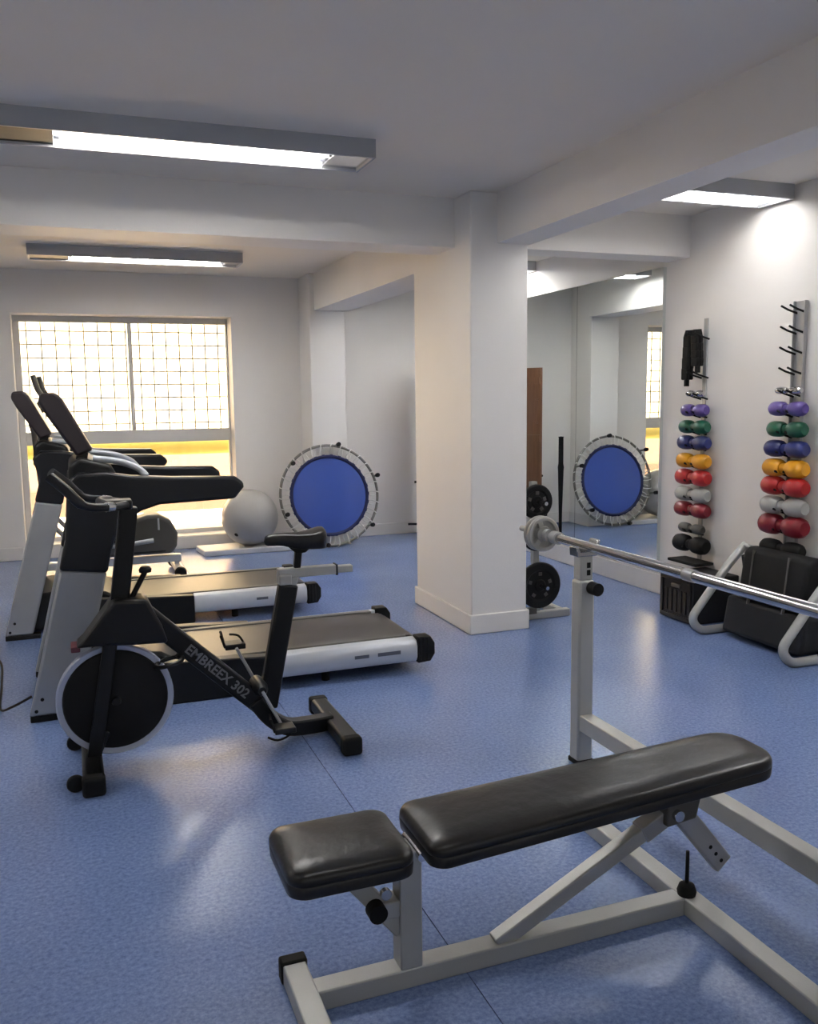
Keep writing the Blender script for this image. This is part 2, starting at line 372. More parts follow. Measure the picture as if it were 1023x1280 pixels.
# ================================================================== TREADMILLS
def treadmill(ox, yc, colw, zb, zt, lab, lean=.25):
    """runner faces -x; ox shifts x; yc is the centre line"""
    t = thing('treadmill', lab, 'treadmill', (ox+.8, yc, 0), 'treadmills')
    X = lambda v: v+ox
    hw = .40
    for s in (-1, 1):
        yo = yc+s*hw; yi = yc+s*(hw-.075); a, b = min(yo, yi), max(yo, yi)
        # rail with a rounded outer face
        pr = [(yi, .075), (yo-s*.02, .062), (yo, .09), (yo, .15), (yo-s*.018, .182), (yi, .192)]
        rl = MB().prism([(p[0], p[1]) for p in pr], X(.92), X(1.70), 'x').build('side_rail', M_rail, t, bevel=.006)
        if s < 0:
            MB().box(X(1.34), X(1.42), yo-.0015, yo+.001, .118, .136).build('print', M_print, rl, smooth=0)
            MB().box(X(1.47), X(1.60), yo-.0015, yo+.001, .118, .138).build('print', M_print, rl, smooth=0)
        MB().prism([(X(.10), .0), (X(.92), .0), (X(.92), .188), (X(.60), .205), (X(.10), .23)], a, b).build('side_skirt', M_black, t, bevel=.008)
        ec = MB().prism([(X(1.70), .055), (X(1.775), .06), (X(1.80), .10), (X(1.80), .16), (X(1.775), .20), (X(1.70), .20)], a-.004, b+.004).build('end_cap', M_rubber, t, bevel=.006)
        for q in range(3): MB().box(X(1.715+.022*q), X(1.72+.022*q), (a-.007 if s < 0 else b+.002), (a-.002 if s < 0 else b+.007), .07, .19).build('rib', M_black, ec, smooth=0)
        MB().cyl((X(1.2), yi-s*.01, .0), (X(1.2), yi-s*.01, .07), .022).build('foot', M_rubber, t)
        # upright, slanted prism with black cap and long handrail
        u0, u1 = (yo-.0, yo+.065) if s < 0 else (yo-.065, yo)
        u0, u1 = (a-.005, a+.065) if s < 0 else (b-.065, b+.005)
        k = lean
        P = lambda xb, z: (X(xb+k*z), z)
        up = MB().prism([P(-.265, .03), P(-.265+colw, .03), P(-.265+colw, zb-.01), P(-.265, zb+.015)], u0, u1).build('upright', M_silver, t, bevel=.012)
        for (bx, bz) in ((-.225, .11), (-.24, .055)):
            yy = u0-.003 if s < 0 else u1+.003
            MB().cyl((X(bx+k*bz+.0), yy, bz), (X(bx+k*bz), (u0 if s < 0 else u1), bz), .0085, 10).build('screw', M_rubber, up)
        MB().box(X(-.255), X(-.05), u0+.004, u1-.004, 0, .03).build('foot', M_rubber, t, bevel=.004)
        # black upper bracket sweeping into the handrail
        e = colw-.265
        poly = [P(-.268, zb+.014), P(e+.003, zb-.012), (X(e+.022+k*zb), zb+.09), (X(e+.048+k*zb), zb+.16), (X(e+.09+k*zb), min(zb+.225, zt-.19)), (X(e+.17+k*zb), min(zb+.275, zt-.17))]
        poly += [(X(.38), zt-.165), (X(.74), zt-.155), (X(.785), zt-.10), (X(.785), zt-.075), (X(.745), zt-.045), (X(.45), zt-.035), (X(.25), zt-.02), (X(.14), zt), (X(.02), zt), (X(-.03), zt-.04), P(-.268, zb+.15)]
        MB().prism(poly, u0-.004, u1+.012).build('handrail', M_arm, t, bevel=.016, seg=3)
    # deck, belt
    MB().box(X(.2), X(1.74), yc-.33, yc+.33, .055, .165).build('deck', M_black, t, bevel=.01)
    bl = [(X(.42), .168), (X(.42), .19), (X(1.60), .19), (X(1.70), .182), (X(1.745), .16), (X(1.75), .12), (X(1.72), .10), (X(1.70), .15)]
    MB().prism(bl, yc-.27, yc+.27).build('running_belt', M_belt, t, smooth=50)
    for s in (-1, 1):
        MB().box(X(.45), X(1.66), min(yc+s*.275, yc+s*.325), max(yc+s*.275, yc+s*.325), .165, .197).build('foot_strip', M_plastic_grey, t, bevel=.006)
    mc = [(X(-.22), .03), (X(.46), .03), (X(.46), .19), (X(.36), .25), (X(.12), .285), (X(-.12), .26), (X(-.22), .16)]
    MB().prism(mc, yc-.318, yc+.318).build('motor_cover', M_black, t, bevel=.02, seg=3)
    # dashboard tray and console
    k = lean
    MB().prism([(X(-.03), zt-.10), (X(.15), zt-.10), (X(.20), zt-.03), (X(.17), zt+.03), (X(.03), zt+.07), (X(-.02), zt+.03)], yc-.335, yc+.335).build('dashboard', M_black, t, bevel=.02, seg=3)
    co = MB().prism([(X(.02), zt+.07), (X(.095), zt+.10), (X(-.03), zt+.345), (X(-.06), zt+.375), (X(-.125), zt+.37), (X(-.135), zt+.33), (X(-.105), zt+.27)], yc-.30, yc+.30).build('console', M_screen, t, bevel=.014, seg=3)
    d = Vector((-.125, 0, .245)).normalized(); nrm = Vector((d.z, 0, -d.x))
    MB().bar(Vector((X(.07), yc, zt+.13))+nrm*.004, Vector((X(-.03), yc, zt+.325))+nrm*.004, .44, .006, up=nrm).build('display', M_rubber, co)
    for s in (-1, 1):
        MB().bar((X(.03), yc+s*.26, zt+.02), (X(.055), yc+s*.26, zt+.12), .05, .05, up=(1, 0, 0)).build('console_bracket', M_black, t, bevel=.006)
        MB().lathe([(.028, 0), (.038, .004), (.038, .02), (.03, .02)], (X(.14), yc+s*.2, zt-.005), 'z', 18).build('cup_holder', M_rail, t)
    # slanting side grips above the dashboard
    for q in (-1, 1): MB().tube(smooth_path([(X(.09), yc+q*.3, zt+.06), (X(.2), yc+q*.3, zt+.045), (X(.29), yc+q*.31, zt+.01), (X(.33), yc+q*.33, zt-.03)], 4), .016, 12).build('side_grip', M_rail, t)
    return t
treadmill(0, 4.77, .215, .70, 1.165, 'nearest treadmill, wide grey uprights, behind the exercise bike')
treadmill(-.205, 6.38, .165, .86, 1.19, 'second treadmill farther back, narrower grey uprights, nearer the window', lean=.27)

# ================================================================== EXERCISE BIKE
YBk = 3.72
bk = thing('exercise_bike', 'black spinning bike with silver rimmed flywheel in front of the treadmills', 'exercise bike', (.5, YBk, 0))
MB().lathe([(.185, -.012), (.226, -.02), (.231, -.014), (.231, .014), (.226, .02), (.185, .012)], (.11, YBk, .285), 'y', 56).build('flywheel_rim', M_flywh, bk)
fwc = MB().lathe([(0, -.04), (.15, -.038), (.202, -.026), (.207, -.015), (.207, .015), (.202, .026), (.15, .038), (0, .04)], (.11, YBk, .285), 'y', 48).build('flywheel_cover', M_rubber, bk)
MB().lathe([(0, -.055), (.016, -.055), (.02, -.04), (.02, .04), (.016, .055), (0, .055)], (.11, YBk, .285), 'y', 16).build('axle', M_blackm, bk)
for s in (-1, 1):
    MB().bar((.115, YBk+s*.062, .62), (.012, YBk+s*.062, .055), .014, .055, up=(1, 0, 0)).build('fork_blade', M_blackm, bk, bevel=.004)
MB().prism([(-.035, .525), (.0, .555), (.085, .665), (.12, .71), (.25, .70), (.305, .58), (.325, .51), (.20, .515), (.06, .525)], YBk-.075, YBk+.075).build('top_shroud', M_blackm, bk, bevel=.016, seg=3)
MB().box(-.05, -.015, YBk-.05, YBk+.05, .505, .528).build('brake_pad_holder', M_matred, bk, bevel=.004)
MB().bar((.145, YBk, .68), (.20, YBk, 1.075), .062, .072, up=(1, 0, 0)).build('handlebar_post', M_blackm, bk, bevel=.008)
# handlebars : loop with two raised horns
hb = MB()
for s in (-1, 1):
    hb.tube(smooth_path([(.20, YBk+s*.02, 1.085), (.12, YBk+s*.14, 1.09), (.03, YBk+s*.17, 1.105), (-.03, YBk+s*.15, 1.165), (-.085, YBk+s*.12, 1.215)], 6), [.016]*13+[.02]*12, 12)
hb.tube(smooth_path([(.14, YBk-.13, 1.09), (.10, YBk-.06, 1.10), (.09, YBk, 1.10), (.10, YBk+.06, 1.10), (.14, YBk+.13, 1.09)], 5), .015, 12)
hbo = hb.build('handlebar', M_arm, bk)
MB().box(.09, .215, YBk-.045, YBk+.045, 1.065, 1.105).build('handlebar_clamp', M_black, hbo, bevel=.01)
for s in (-1, 1): MB().cyl((.11, YBk+s*.147, 1.092), (.135, YBk+s*.125, 1.09), .0185).build('grip_ring', M_chrome, hbo)
kn = MB().cyl((.195, YBk-.0, .70), (.25, YBk-.0, .80), .011).build('resistance_lever', M_blackm, bk)
MB().lathe([(0, 0), (.024, .003), (.026, .016), (.018, .026), (0, .028)], (.252, YBk, .797), 'z', 14).build('knob', M_black, kn)
d0, d1 = Vector((.20, YBk, .665)), Vector((.715, YBk, .165))
tb = MB().bar(d0, d1, .05, .085).build('main_tube', M_blackm, bk, bevel=.012, seg=3)
MB().tube(smooth_path([(.68, YBk, .20), (.74, YBk, .115), (.82, YBk, .058), (.92, YBk, .05), (1.03, YBk, .055)], 6), .034, prof=SQ, up=(0, 1, 0)).build('rear_tube', M_blackm, bk, bevel=.008)
for xx, nm in ((1.035, 'rear'), (.005, 'front')):
    st = MB().box(xx-.04, xx+.04, YBk-.29, YBk+.29, .015, .075).build('stabiliser', M_blackm, bk, bevel=.014, seg=3)
    for s in (-1, 1): MB().box(xx-.043, xx+.043, YBk+s*.27-.03, YBk+s*.27+.03, 0, .078).build('end_cap', M_rubber, st, bevel=.014, seg=3)
    if nm == 'front':
        for s in (-1, 1):
            MB().lathe([(0, -.012), (.03, -.012), (.034, -.006), (.034, .006), (.03, .012), (0, .012)], (xx-.065, YBk+s*.22, .036), 'y', 18).build('transport_wheel', M_rubber, st)
            MB().box(xx-.07, xx-.03, YBk+s*.22+.013, YBk+s*.22+.02, .025, .05).build('wheel_bracket', M_black, st)
MB().bar((.005, YBk, .05), (.06, YBk, .17), .10, .05, up=(1, 0, 0)).build('front_bracket', M_blackm, bk, bevel=.006)
# seat post, slider, saddle
MB().bar((.735, YBk, .16), (.845, YBk, .70), .05, .085, up=(1, 0, 0)).build('seat_tube', M_blackm, bk, bevel=.01)
MB().bar((.84, YBk, .66), (.862, YBk, .735), .036, .06, up=(1, 0, 0)).build('seat_post', M_steel, bk, bevel=.006)
sl = MB().box(.80, 1.06, YBk-.024, YBk+.024, .728, .768).build('seat_slider', M_steel, bk, bevel=.004)
MB().box(1.062, 1.135, YBk-.019, YBk+.019, .732, .762).build('slider_end', M_steel, sl, bevel=.004)
MB().box(1.056, 1.064, YBk-.027, YBk+.027, .724, .772).build('slider_stop', M_rubber, sl, bevel=.002)
MB().box(.80, .855, YBk-.034, YBk+.034, .70, .745).build('slider_clamp', M_steel, sl, bevel=.006)
MB().bar((.885, YBk, .765), (.90, YBk, .88), .03, .03, up=(1, 0, 0)).build('saddle_stem', M_blackm, bk, bevel=.006)
# saddle : lofted outline
def saddle():
    xs = [0, .03, .08, .13, .18, .22, .25, .27]; hw = [.016, .022, .03, .045, .07, .088, .088, .055]; zt = [.028, .036, .038, .036, .038, .046, .056, .054]
    vs = []; fs = []; N = 9
    for x, h, z in zip(xs, hw, zt):
        for k in range(N):
            a = -1+2*k/(N-1); vs.append((.745+x, YBk+h*a, .875+z*(1-.35*a*a)+.012))
        for k in range(N):
            a = 1-2*k/(N-1); vs.append((.745+x, YBk+h*a*.92, .875-.012+(.01 if x < .1 else -.01)))
    m = 2*N
    for i in range(len(xs)-1):
        for k in range(m): fs.append((i*m+k, (i+1)*m+k, (i+1)*m+(k+1) % m, i*m+(k+1) % m))
    fs += [tuple(range(m)), tuple(range((len(xs)-1)*m+m-1, (len(xs)-1)*m-1, -1))]
    return MB().add(vs, fs)
sd = saddle().build('saddle', M_vinyl, bk, sub=1)
MB().prism([(.85, .862), (.95, .862), (.92, .835), (.88, .835)], YBk-.03, YBk+.03).build('saddle_clamp', M_rubber, bk, bevel=.004)
# cranks and pedals
bb = Vector((.70, YBk, .26))
MB().lathe([(0, -.085), (.018, -.085), (.03, -.06), (.034, -.03), (.034, .03), (.03, .06), (.018, .085), (0, .085)], tuple(bb), 'y', 20).build('bottom_bracket', M_blackm, bk)
for s, ang in ((-1, math.radians(-64)), (1, math.radians(116))):
    e = bb+Vector((.17*math.cos(ang), s*.09, .17*math.sin(ang))); st = bb+Vector((0, s*.08, 0))
    cr = MB().bar(st, e, .014, .028, up=(0, 1, 0)).build('crank', M_rackgrey, bk, bevel=.004)
    pc = e+Vector((0, s*.055, 0)); pd = MB()
    pd.box(pc.x-.045, pc.x+.045, pc.y-.04, pc.y+.04, pc.z-.012, pc.z+.012)
    po = pd.build('pedal', M_black, cr, bevel=.004)
    MB().tube([(pc.x-.045, pc.y-.035, pc.z), (pc.x-.06, pc.y-.02, pc.z+.05), (pc.x-.055, pc.y+.02, pc.z+.06), (pc.x-.04, pc.y+.035, pc.z)], .006, 8).build('toe_strap', M_rubber, po)
    MB().tube(smooth_path([(pc.x+.045, pc.y, pc.z), (pc.x+.02, pc.y, pc.z-.035), (pc.x-.03, pc.y-.01, pc.z-.045), (pc.x-.07, pc.y, pc.z-.03)] if s < 0 else [(pc.x+.045, pc.y, pc.z), (pc.x+.02, pc.y, pc.z+.04), (pc.x-.02, pc.y, pc.z+.05)], 4), .005, 8).build('toe_clip', M_rubber, po)
MB().tube([(.325+.055*math.cos(a), YBk-.05+.02*math.sin(a)*0+.05*math.sin(a), .425+.012*math.cos(a)) for a in [2*PI*k/24 for k in range(24)]], .009, 8, closed=True).build('bottle_ring', M_blackm, bk)
MB().bar((.36, YBk-.02, .43), (.40, YBk, .46), .02, .02).build('ring_bracket', M_blackm, bk)
# lettering on the main tube
def text_on(s, size, pos, xd, yd, m, parent, name='lettering'):
    cu = bpy.data.curves.new(name, 'FONT'); cu.body = s; cu.size = size; cu.extrude = .0006; cu.offset = .0012; cu.align_x = 'CENTER'; cu.align_y = 'CENTER'; cu.resolution_u = 2
    o = bpy.data.objects.new(name, cu); C.objects.link(o); dg = bpy.context.evaluated_depsgraph_get(); me = bpy.data.meshes.new_from_object(o.evaluated_get(dg))
    bpy.data.objects.remove(o); xd = Vector(xd).normalized(); yd = Vector(yd).normalized(); zd = xd.cross(yd)
    M = Matrix((xd, yd, zd)).transposed().to_4x4(); M.translation = Vector(pos)-worldloc(parent); me.transform(M); me.materials.clear(); me.materials.append(m)
    ob = bpy.data.objects.new(name, me); C.objects.link(ob); ob.parent = parent; return ob
dd = (d1-d0).normalized(); mid = d0+(d1-d0)*.63
text_on('EMBREEX 302', .058, (mid.x, YBk-.0262, mid.z), dd, (-dd.z, 0, dd.x), M_logo, tb)

# ================================================================== ELLIPTICAL behind the treadmills
YE = 7.85
el = thing('elliptical_trainer', 'elliptical trainer with dark grey rear housing and upright handles near the window', 'elliptical', (.3, YE, 0))
MB().prism([(.02, .40), (.20, .41), (.42, .485), (.56, .53), (.66, .53), (.76, .47), (.81, .36), (.80, .25), (.76, .19), (.25, .19), (.02, .30)], YE-.12, YE+.12).build('flywheel_housing', M_plastic_grey, el, bevel=.03, seg=3)
MB().box(.645, .66, YE-.1225, YE-.119, .40, .50).build('housing_print', M_rail, el)
MB().box(.44, .70, YE-.1225, YE-.119, .21, .222).build('housing_trim', M_black, el)
MB().box(-.40, .84, YE-.035, YE+.035, .10, .165).build('base_beam', M_rail, el, bevel=.01)
for xx in (-.36, .80):
    st = MB().tube([(xx, YE-.28, .05), (xx, YE+.28, .05)], .032, 14).build('stabiliser', M_rail, el)
    MB().box(xx-.02, xx+.02, YE-.03, YE+.03, .05, .12).build('stabiliser_joint', M_rail, st)
    for s in (-1, 1): MB().lathe([(0, -.03), (.042, -.028), (.05, -.01), (.05, .01), (.042, .03), (0, .03)], (xx, YE+s*.29, .05), 'y', 18).build('end_cap', M_rubber, st)
MB().tube(smooth_path([(-.30, YE, .14), (-.22, YE, .45), (-.16, YE, .8), (-.20, YE, 1.15), (-.27, YE, 1.28)], 5), .04, 14).build('mast', M_silver, el)
MB().prism([(-.30, 1.25), (-.22, 1.25), (-.26, 1.46), (-.34, 1.44)], YE-.14, YE+.14).build('console', M_black, el, bevel=.012)
for s, off in ((-1, 0.0), (1, .03)):
    ar = MB().tube(smooth_path([(-.22+off, YE+s*.2, .55), (-.25+off, YE+s*.2, .9), (-.27+off, YE+s*.2, 1.2), (-.265+off, YE+s*.2, 1.38), (-.20+off, YE+s*.2, 1.52), (-.23+off, YE+s*.19, 1.60), (-.255+off, YE+s*.17, 1.70)], 5), .022, 12).build('moving_arm', M_plastic_grey, el)
    MB().tube(smooth_path([(-.22+off, YE+s*.2, .55), (.0+off, YE+s*.2, .33), (.28, YE+s*.2, .30), (.60, YE+s*.17, .32)], 5), .02, 12).build('pedal_arm', M_silver, el)
    MB().box(-.04+off, .30+off, YE+s*.2-.06, YE+s*.2+.06, .335, .365).build('foot_pedal', M_rubber, el, bevel=.012)
    MB().cyl((-.26, YE, 1.0), (-.255+off, YE+s*.2, 1.0), .014).build('arm_pivot', M_black, el)

# ================================================================== BALL, BOARD, TRAMPOLINE
tag(MB().prism([(1.13, 8.50), (2.16, 8.50), (2.16, 8.90), (1.10, 8.90)], 0, .055, 'z').build('step_board', M_board, bevel=.012, seg=3), 'flat white board lying on the floor under the grey ball', 'board')
bl = thing('gym_ball', 'grey inflatable exercise ball resting on a white board below the window', 'ball', (1.61, 8.69, .0548))
nb = 24; pf = [(.278*math.sin(PI*i/nb), -.278*math.cos(PI*i/nb)+.3325) for i in range(nb+1)]; pf[0] = (0, pf[0][1]); pf[-1] = (0, pf[-1][1])
MB().lathe(pf, (1.61, 8.69, 0), 'z', 40).build('shell', M_ball, bl, smooth=60)
MB().cyl((1.44, 8.52, .19), (1.45, 8.53, .2), .02).build('valve', M_rubber, bl)

tr = thing('mini_trampoline', 'round mini trampoline with blue mesh mat propped on its edge against the pilaster', 'trampoline', (2.37, 8.355, 0))
def TB(mb, name, m, parent=None, **k):           # local coordinates: disc in xz, centre at z=.517
    me = mb.mesh(name); me.materials.append(m); o = bpy.data.objects.new(name, me); C.objects.link(o); o.parent = parent or tr
    for p in me.polygons: p.use_smooth = True
    me.set_sharp_from_angle(angle=math.radians(40)); return o
RC = .517
circ = lambda rad, y, n: [(rad*math.cos(2*PI*k/n), y, RC+rad*math.sin(2*PI*k/n)) for k in range(n)]
TB(MB().tube(circ(.503, 0, 64), .0135, 10, closed=True, up=(0, 1, 0)), 'frame_ring', M_ring)
TB(MB().lathe([(0, -.0015), (.388, -.0015), (.388, .0015), (0, .0015)], (0, 0, RC), 'y', 64), 'mat', M_mat)
TB(MB().tube(circ(.392, 0, 64), .017, 8, closed=True, up=(0, 1, 0)), 'mat_hem', M_navy)
nB = 30
bun = MB().tube(smooth_path([(.395, 0, -.014), (.44, .004, -.022), (.50, .015, -.012), (.518, 0, 0), (.50, -.015, .012), (.44, -.004, .022), (.395, 0, .014)], 3), .0056, 6)
tabm = MB().box(.388, .412, -.006, .006, -.016, .016)
bun_me = bun.mesh('bungee_loop'); bun_me.materials.append(M_cord); tab_me = tabm.mesh('hem_tab'); tab_me.materials.append(M_navy)
for k in range(nB):
    for me, nm in ((bun_me, 'bungee_loop'), (tab_me, 'hem_tab')):
        o = bpy.data.objects.new(nm, me); C.objects.link(o); o.parent = tr; o.location = (0, 0, RC); o.rotation_euler = (0, 2*PI*k/nB, 0)
for k in range(6):
    a = math.radians(80-60*k); cx, cz = .503*math.cos(a), RC+.503*math.sin(a)
    lg = TB(MB().tube([(cx, .0, cz), (cx*1.0, -.13, (cz-RC)*1.0+RC)], .012, 10), 'leg', M_ring)
    TB(MB().lathe([(0, -.165), (.018, -.163), (.022, -.15), (.02, -.115), (.013, -.115)], (cx, 0, cz), 'y', 14), 'leg_cap', M_rubber, lg)
tr.rotation_euler = (math.radians(-9.5), 0, 0)
tr.location = (2.39, 8.445, .017)

# ================================================================== BENCH
YC = 1.985
bn = thing('weight_bench', 'adjustable weight bench with black vinyl pads on a grey steel frame', 'bench', (1.1, YC, 0))
def pad(name, x0, x1, hw0, hw1, za, zb_, th, rend):
    """rounded pad: outline in plan, puffed edges, top from za to zb_"""
    out = []
    def corner(cx, cy, rr, a0): return [(cx+rr*math.cos(a0+PI/2*i/6), cy+rr*math.sin(a0+PI/2*i/6)) for i in range(7)]
    r0, r1 = .045, rend
    out += corner(x1-r1, hw1-r1, r1, 0)+corner(x0+r0, hw0-r0, r0, PI/2)+corner(x0+r0, -hw0+r0, r0, PI)+corner(x1-r1, -hw1+r1, r1, 1.5*PI)
    # densify
    dens = []
    for i in range(len(out)):
        p, q = Vector(out[i]), Vector(out[(i+1) % len(out)]); n = max(1, int((q-p).length/.05))
        for k in range(n): dens.append(p+(q-p)*k/n)
    n = len(dens); cx = (x0+x1)/2; vs = []; fs = []
    prof = [(-.006, -th), (.0, -th+.004), (.002, -th*.55), (-.0005, -th*.5), (.002, -th*.45), (.001, -.016), (-.005, -.006), (-.016, -.001), (-.03, .002)]
    for (ins, dz) in prof:
        for p in dens:
            # inward offset toward the axis segment
            ax = min(max(p.x, x0+hw0*.9), x1-hw1*.9); v = Vector((p.x-ax, p.y)); L = max(v.length, 1e-4); s_ = (L+ins)/L
            X_ = ax+v.x*s_; Y_ = v.y*s_; zt = za+(zb_-za)*(X_-x0)/(x1-x0); vs.append((X_, YC+Y_, zt+dz))
    m = len(prof)
    for i in range(m-1):
        for k in range(n): fs.append((i*n+k, i*n+(k+1) % n, (i+1)*n+(k+1) % n, (i+1)*n+k))
    fs.append(tuple(range(n))[::-1])
    # top : inner rings shrink to the axis
    base_i = (m-1)*n; prev = base_i
    for j, s_ in enumerate((.7, .4, .12)):
        st = len(vs)
        for p in dens:
            ax = min(max(p.x, x0+hw0*.9), x1-hw1*.9); X_ = ax+(p.x-ax)*s_; Y_ = p.y*s_; zt = za+(zb_-za)*(X_-x0)/(x1-x0); vs.append((X_, YC+Y_, zt+.004+.004*(1-s_)))
        for k in range(n): fs.append((prev+k, prev+(k+1) % n, st+(k+1) % n, st+k))
        prev = st
    fs.append(tuple(prev+k for k in range(n)))
    return MB().add(vs, fs).build(name, M_vinyl, bn, smooth=50)
pad('seat_pad', .405, .715, .135, .135, .425, .425, .065, .045)
pad('back_pad', .755, 1.835, .138, .125, .425, .478, .062, .085)
TH = .052
mr_ = MB().box(.475, 1.58, YC-.03, YC+.03, .0, TH).build('main_rail', M_steel, bn, bevel=.004)
fb = MB().box(.43, .49, YC-.20, YC+.105, .0, .054).build('front_foot', M_steel, bn, bevel=.004)
for a, b in ((YC-.235, YC-.195), (YC+.10, YC+.14)): MB().box(.425, .495, a, b, 0, .06).build('end_cap', M_rubber, fb, bevel=.006)
rf_ = MB().box(1.58, 1.64, YC-.56, YC+.56, .0, TH).build('rear_foot', M_steel, bn, bevel=.004)
for s in (-1, 1): MB().box(1.575, 1.645, YC+s*.57-.02, YC+s*.57+.02, 0, .058).build('end_cap', M_rubber, rf_, bevel=.006)
po = MB().box(.705, .765, YC-.03, YC+.03, TH, .355).build('seat_post', M_steel, bn, bevel=.004)
MB().box(.69, .78, YC-.04, YC+.04, .352, .372).build('hinge_plate', M_rackgrey, po, bevel=.003)
MB().cyl((.755, YC-.06, .365), (.755, YC+.06, .365), .012).build('hinge_pin', M_chrome, po)
sb = MB().bar((.555, YC, .355), (.715, YC, .155), .04, .045).build('seat_strut', M_steel, bn, bevel=.004)
for s in (-1,):
    MB().cyl((.64, YC-.055, .235), (.64, YC-.02, .235), .024, 18).build('knob', M_rubber, sb)
    MB().cyl((.668, YC-.035, .27), (.668, YC-.02, .27), .014, 14).build('bolt', M_chrome, sb)
MB().box(.66, .705, YC-.03, YC+.03, .20, .245).build('strut_bracket', M_steel, bn, bevel=.004)
MB().box(.46, .69, YC-.05, YC+.05, .345, .361).build('seat_plate', M_rubber, bn, bevel=.004)
MB().bar((.985, YC, .045), (1.475, YC, .285), .042, .042).build('back_strut', M_steel, bn, bevel=.004)
MB().bar((1.44, YC, .268), (1.545, YC, .32), .05, .05).build('strut_sleeve', M_rackgrey, bn, bevel=.004)
MB().box(1.46, 1.70, YC-.05, YC+.05, .368, .392).build('back_plate', M_rubber, bn, bevel=.004)
br = MB().prism([(1.50, .29), (1.60, .30), (1.62, .385), (1.50, .375)], YC-.045, YC+.045).build('back_bracket', M_plastic_grey, bn, bevel=.006)
MB().cyl((1.53, YC-.06, .325), (1.53, YC+.06, .325), .016).build('pivot_bolt', M_chrome, br)
ad = MB().bar((1.555, YC-.02, .325), (1.715, YC-.02, .13), .03, .062, up=(1, 0, 1)).build('adjuster_arm', M_rackgrey, bn, bevel=.006)
for q in range(3):
    p = Vector((1.66, YC-.036, .197))+Vector((.02, 0, -.0245))*q
    MB().cyl(p, p+Vector((0, .004, 0)), .006, 10).build('adjuster_hole', M_rubber, ad)
pk = MB().lathe([(0, TH), (.026, TH), (.028, TH+.012), (.022, TH+.03), (.006, TH+.036), (.005, .185), (0, .186)], (1.60, YC-.01, 0), 'z', 18).build('lock_pin', M_rubber, bn)

# ================================================================== RACK AND BARBELL
XB = 1.885
rk = thing('barbell_rack', 'grey steel barbell stand with two uprights behind the bench', 'barbell rack', (XB, 2.3, 0))
for yy in (3.01, 1.58):
    u = MB().box(XB-.035, XB+.035, yy-.033, yy+.033, .012, .765).build('upright', M_steel, rk, bevel=.01)
    MB().box(XB-.039, XB+.039, yy-.037, yy+.037, 0, .02).build('foot', M_rubber, u, bevel=.004)
    inn = MB().box(XB-.029, XB+.029, yy-.027, yy+.027, .765, .868).build('inner_post', M_steel, rk, bevel=.006)
    for z in (.785, .815): MB().box(XB+.0, XB+.016, yy-.029, yy-.026, z, z+.022).build('adjustment_hole', M_rubber, inn)
    k_ = MB().cyl((XB+.02, yy-.08, .735), (XB+.02, yy-.033, .735), .026, 18).build('knob', M_rubber, u)
    # bar cradle
    MB().prism([(XB-.045, .862), (XB+.045, .862), (XB+.06, .925), (XB+.047, .925), (XB+.03, .882), (XB-.03, .882), (XB-.037, .90), (XB-.048, .90)], yy-.03, yy+.03).build('bar_cradle', M_chrome, inn, bevel=.003)
cb = MB().box(XB-.03, XB+.03, 1.613, 2.977, .148, .213).build('cross_rail', M_steel, rk, bevel=.004)
bb_ = thing('barbell', 'chrome barbell lying across the grey stand', 'barbell', (XB, 2.3, .9), )
zb = .9025
MB().cyl((XB, 3.22, zb), (XB, 1.45, zb), .0195, 16).build('shaft', M_chrome, bb_)
for a, b in ((3.22, 3.53), (1.45, 1.14)): MB().cyl((XB, a, zb), (XB, b, zb), .0125, 16).build('sleeve', M_rackgrey, bb_)
for a, b in ((3.20, 3.245), (1.47, 1.425), (3.30, 3.275), (2.38, 2.33)): MB().cyl((XB, a, zb), (XB, b, zb), .027 if a != 2.38 else .0215, 18).build('collar', M_rackgrey, bb_)
def grip_plate(name, lab, y0, rad, th, m, group=None, x=XB, z=zb, hub=.0175):
    t = thing(name, lab, 'weight plate', (x, y0, z), group)
    MB().lathe([(rad-.018, 0), (rad-.018, -th), (rad-.006, -th), (rad, -th*.7), (rad, -th*.3), (rad-.006, 0), (rad-.018, 0)], (x, y0, z), 'y', 40).build('rim', m, t)
    MB().lathe([(hub, 0), (hub, -th), (hub+.02, -th), (hub+.024, -th*.5), (hub+.02, 0), (hub, 0)], (x, y0, z), 'y', 24).build('hub', m, t)
    for k in range(3):
        a = math.radians(90+120*k+20)
        MB().bar((x+(hub+.014)*math.cos(a), y0-th*.5, z+(hub+.014)*math.sin(a)), (x+(rad-.012)*math.cos(a), y0-th*.5, z+(rad-.012)*math.sin(a)), th*.7, .024, up=(math.sin(a), 0, -math.cos(a))).build('spoke', m, t, bevel=.003)
    return t
grip_plate('weight_plate', 'pale grey three-spoke plate nearest the collar at the far end of the barbell', 3.345, .077, .022, M_gloop, 'small plates on the barbell', hub=.0128)
grip_plate('weight_plate', 'pale grey three-spoke plate at the outer tip of the barbell, behind another', 3.375, .077, .022, M_gloop, 'small plates on the barbell', hub=.0128)

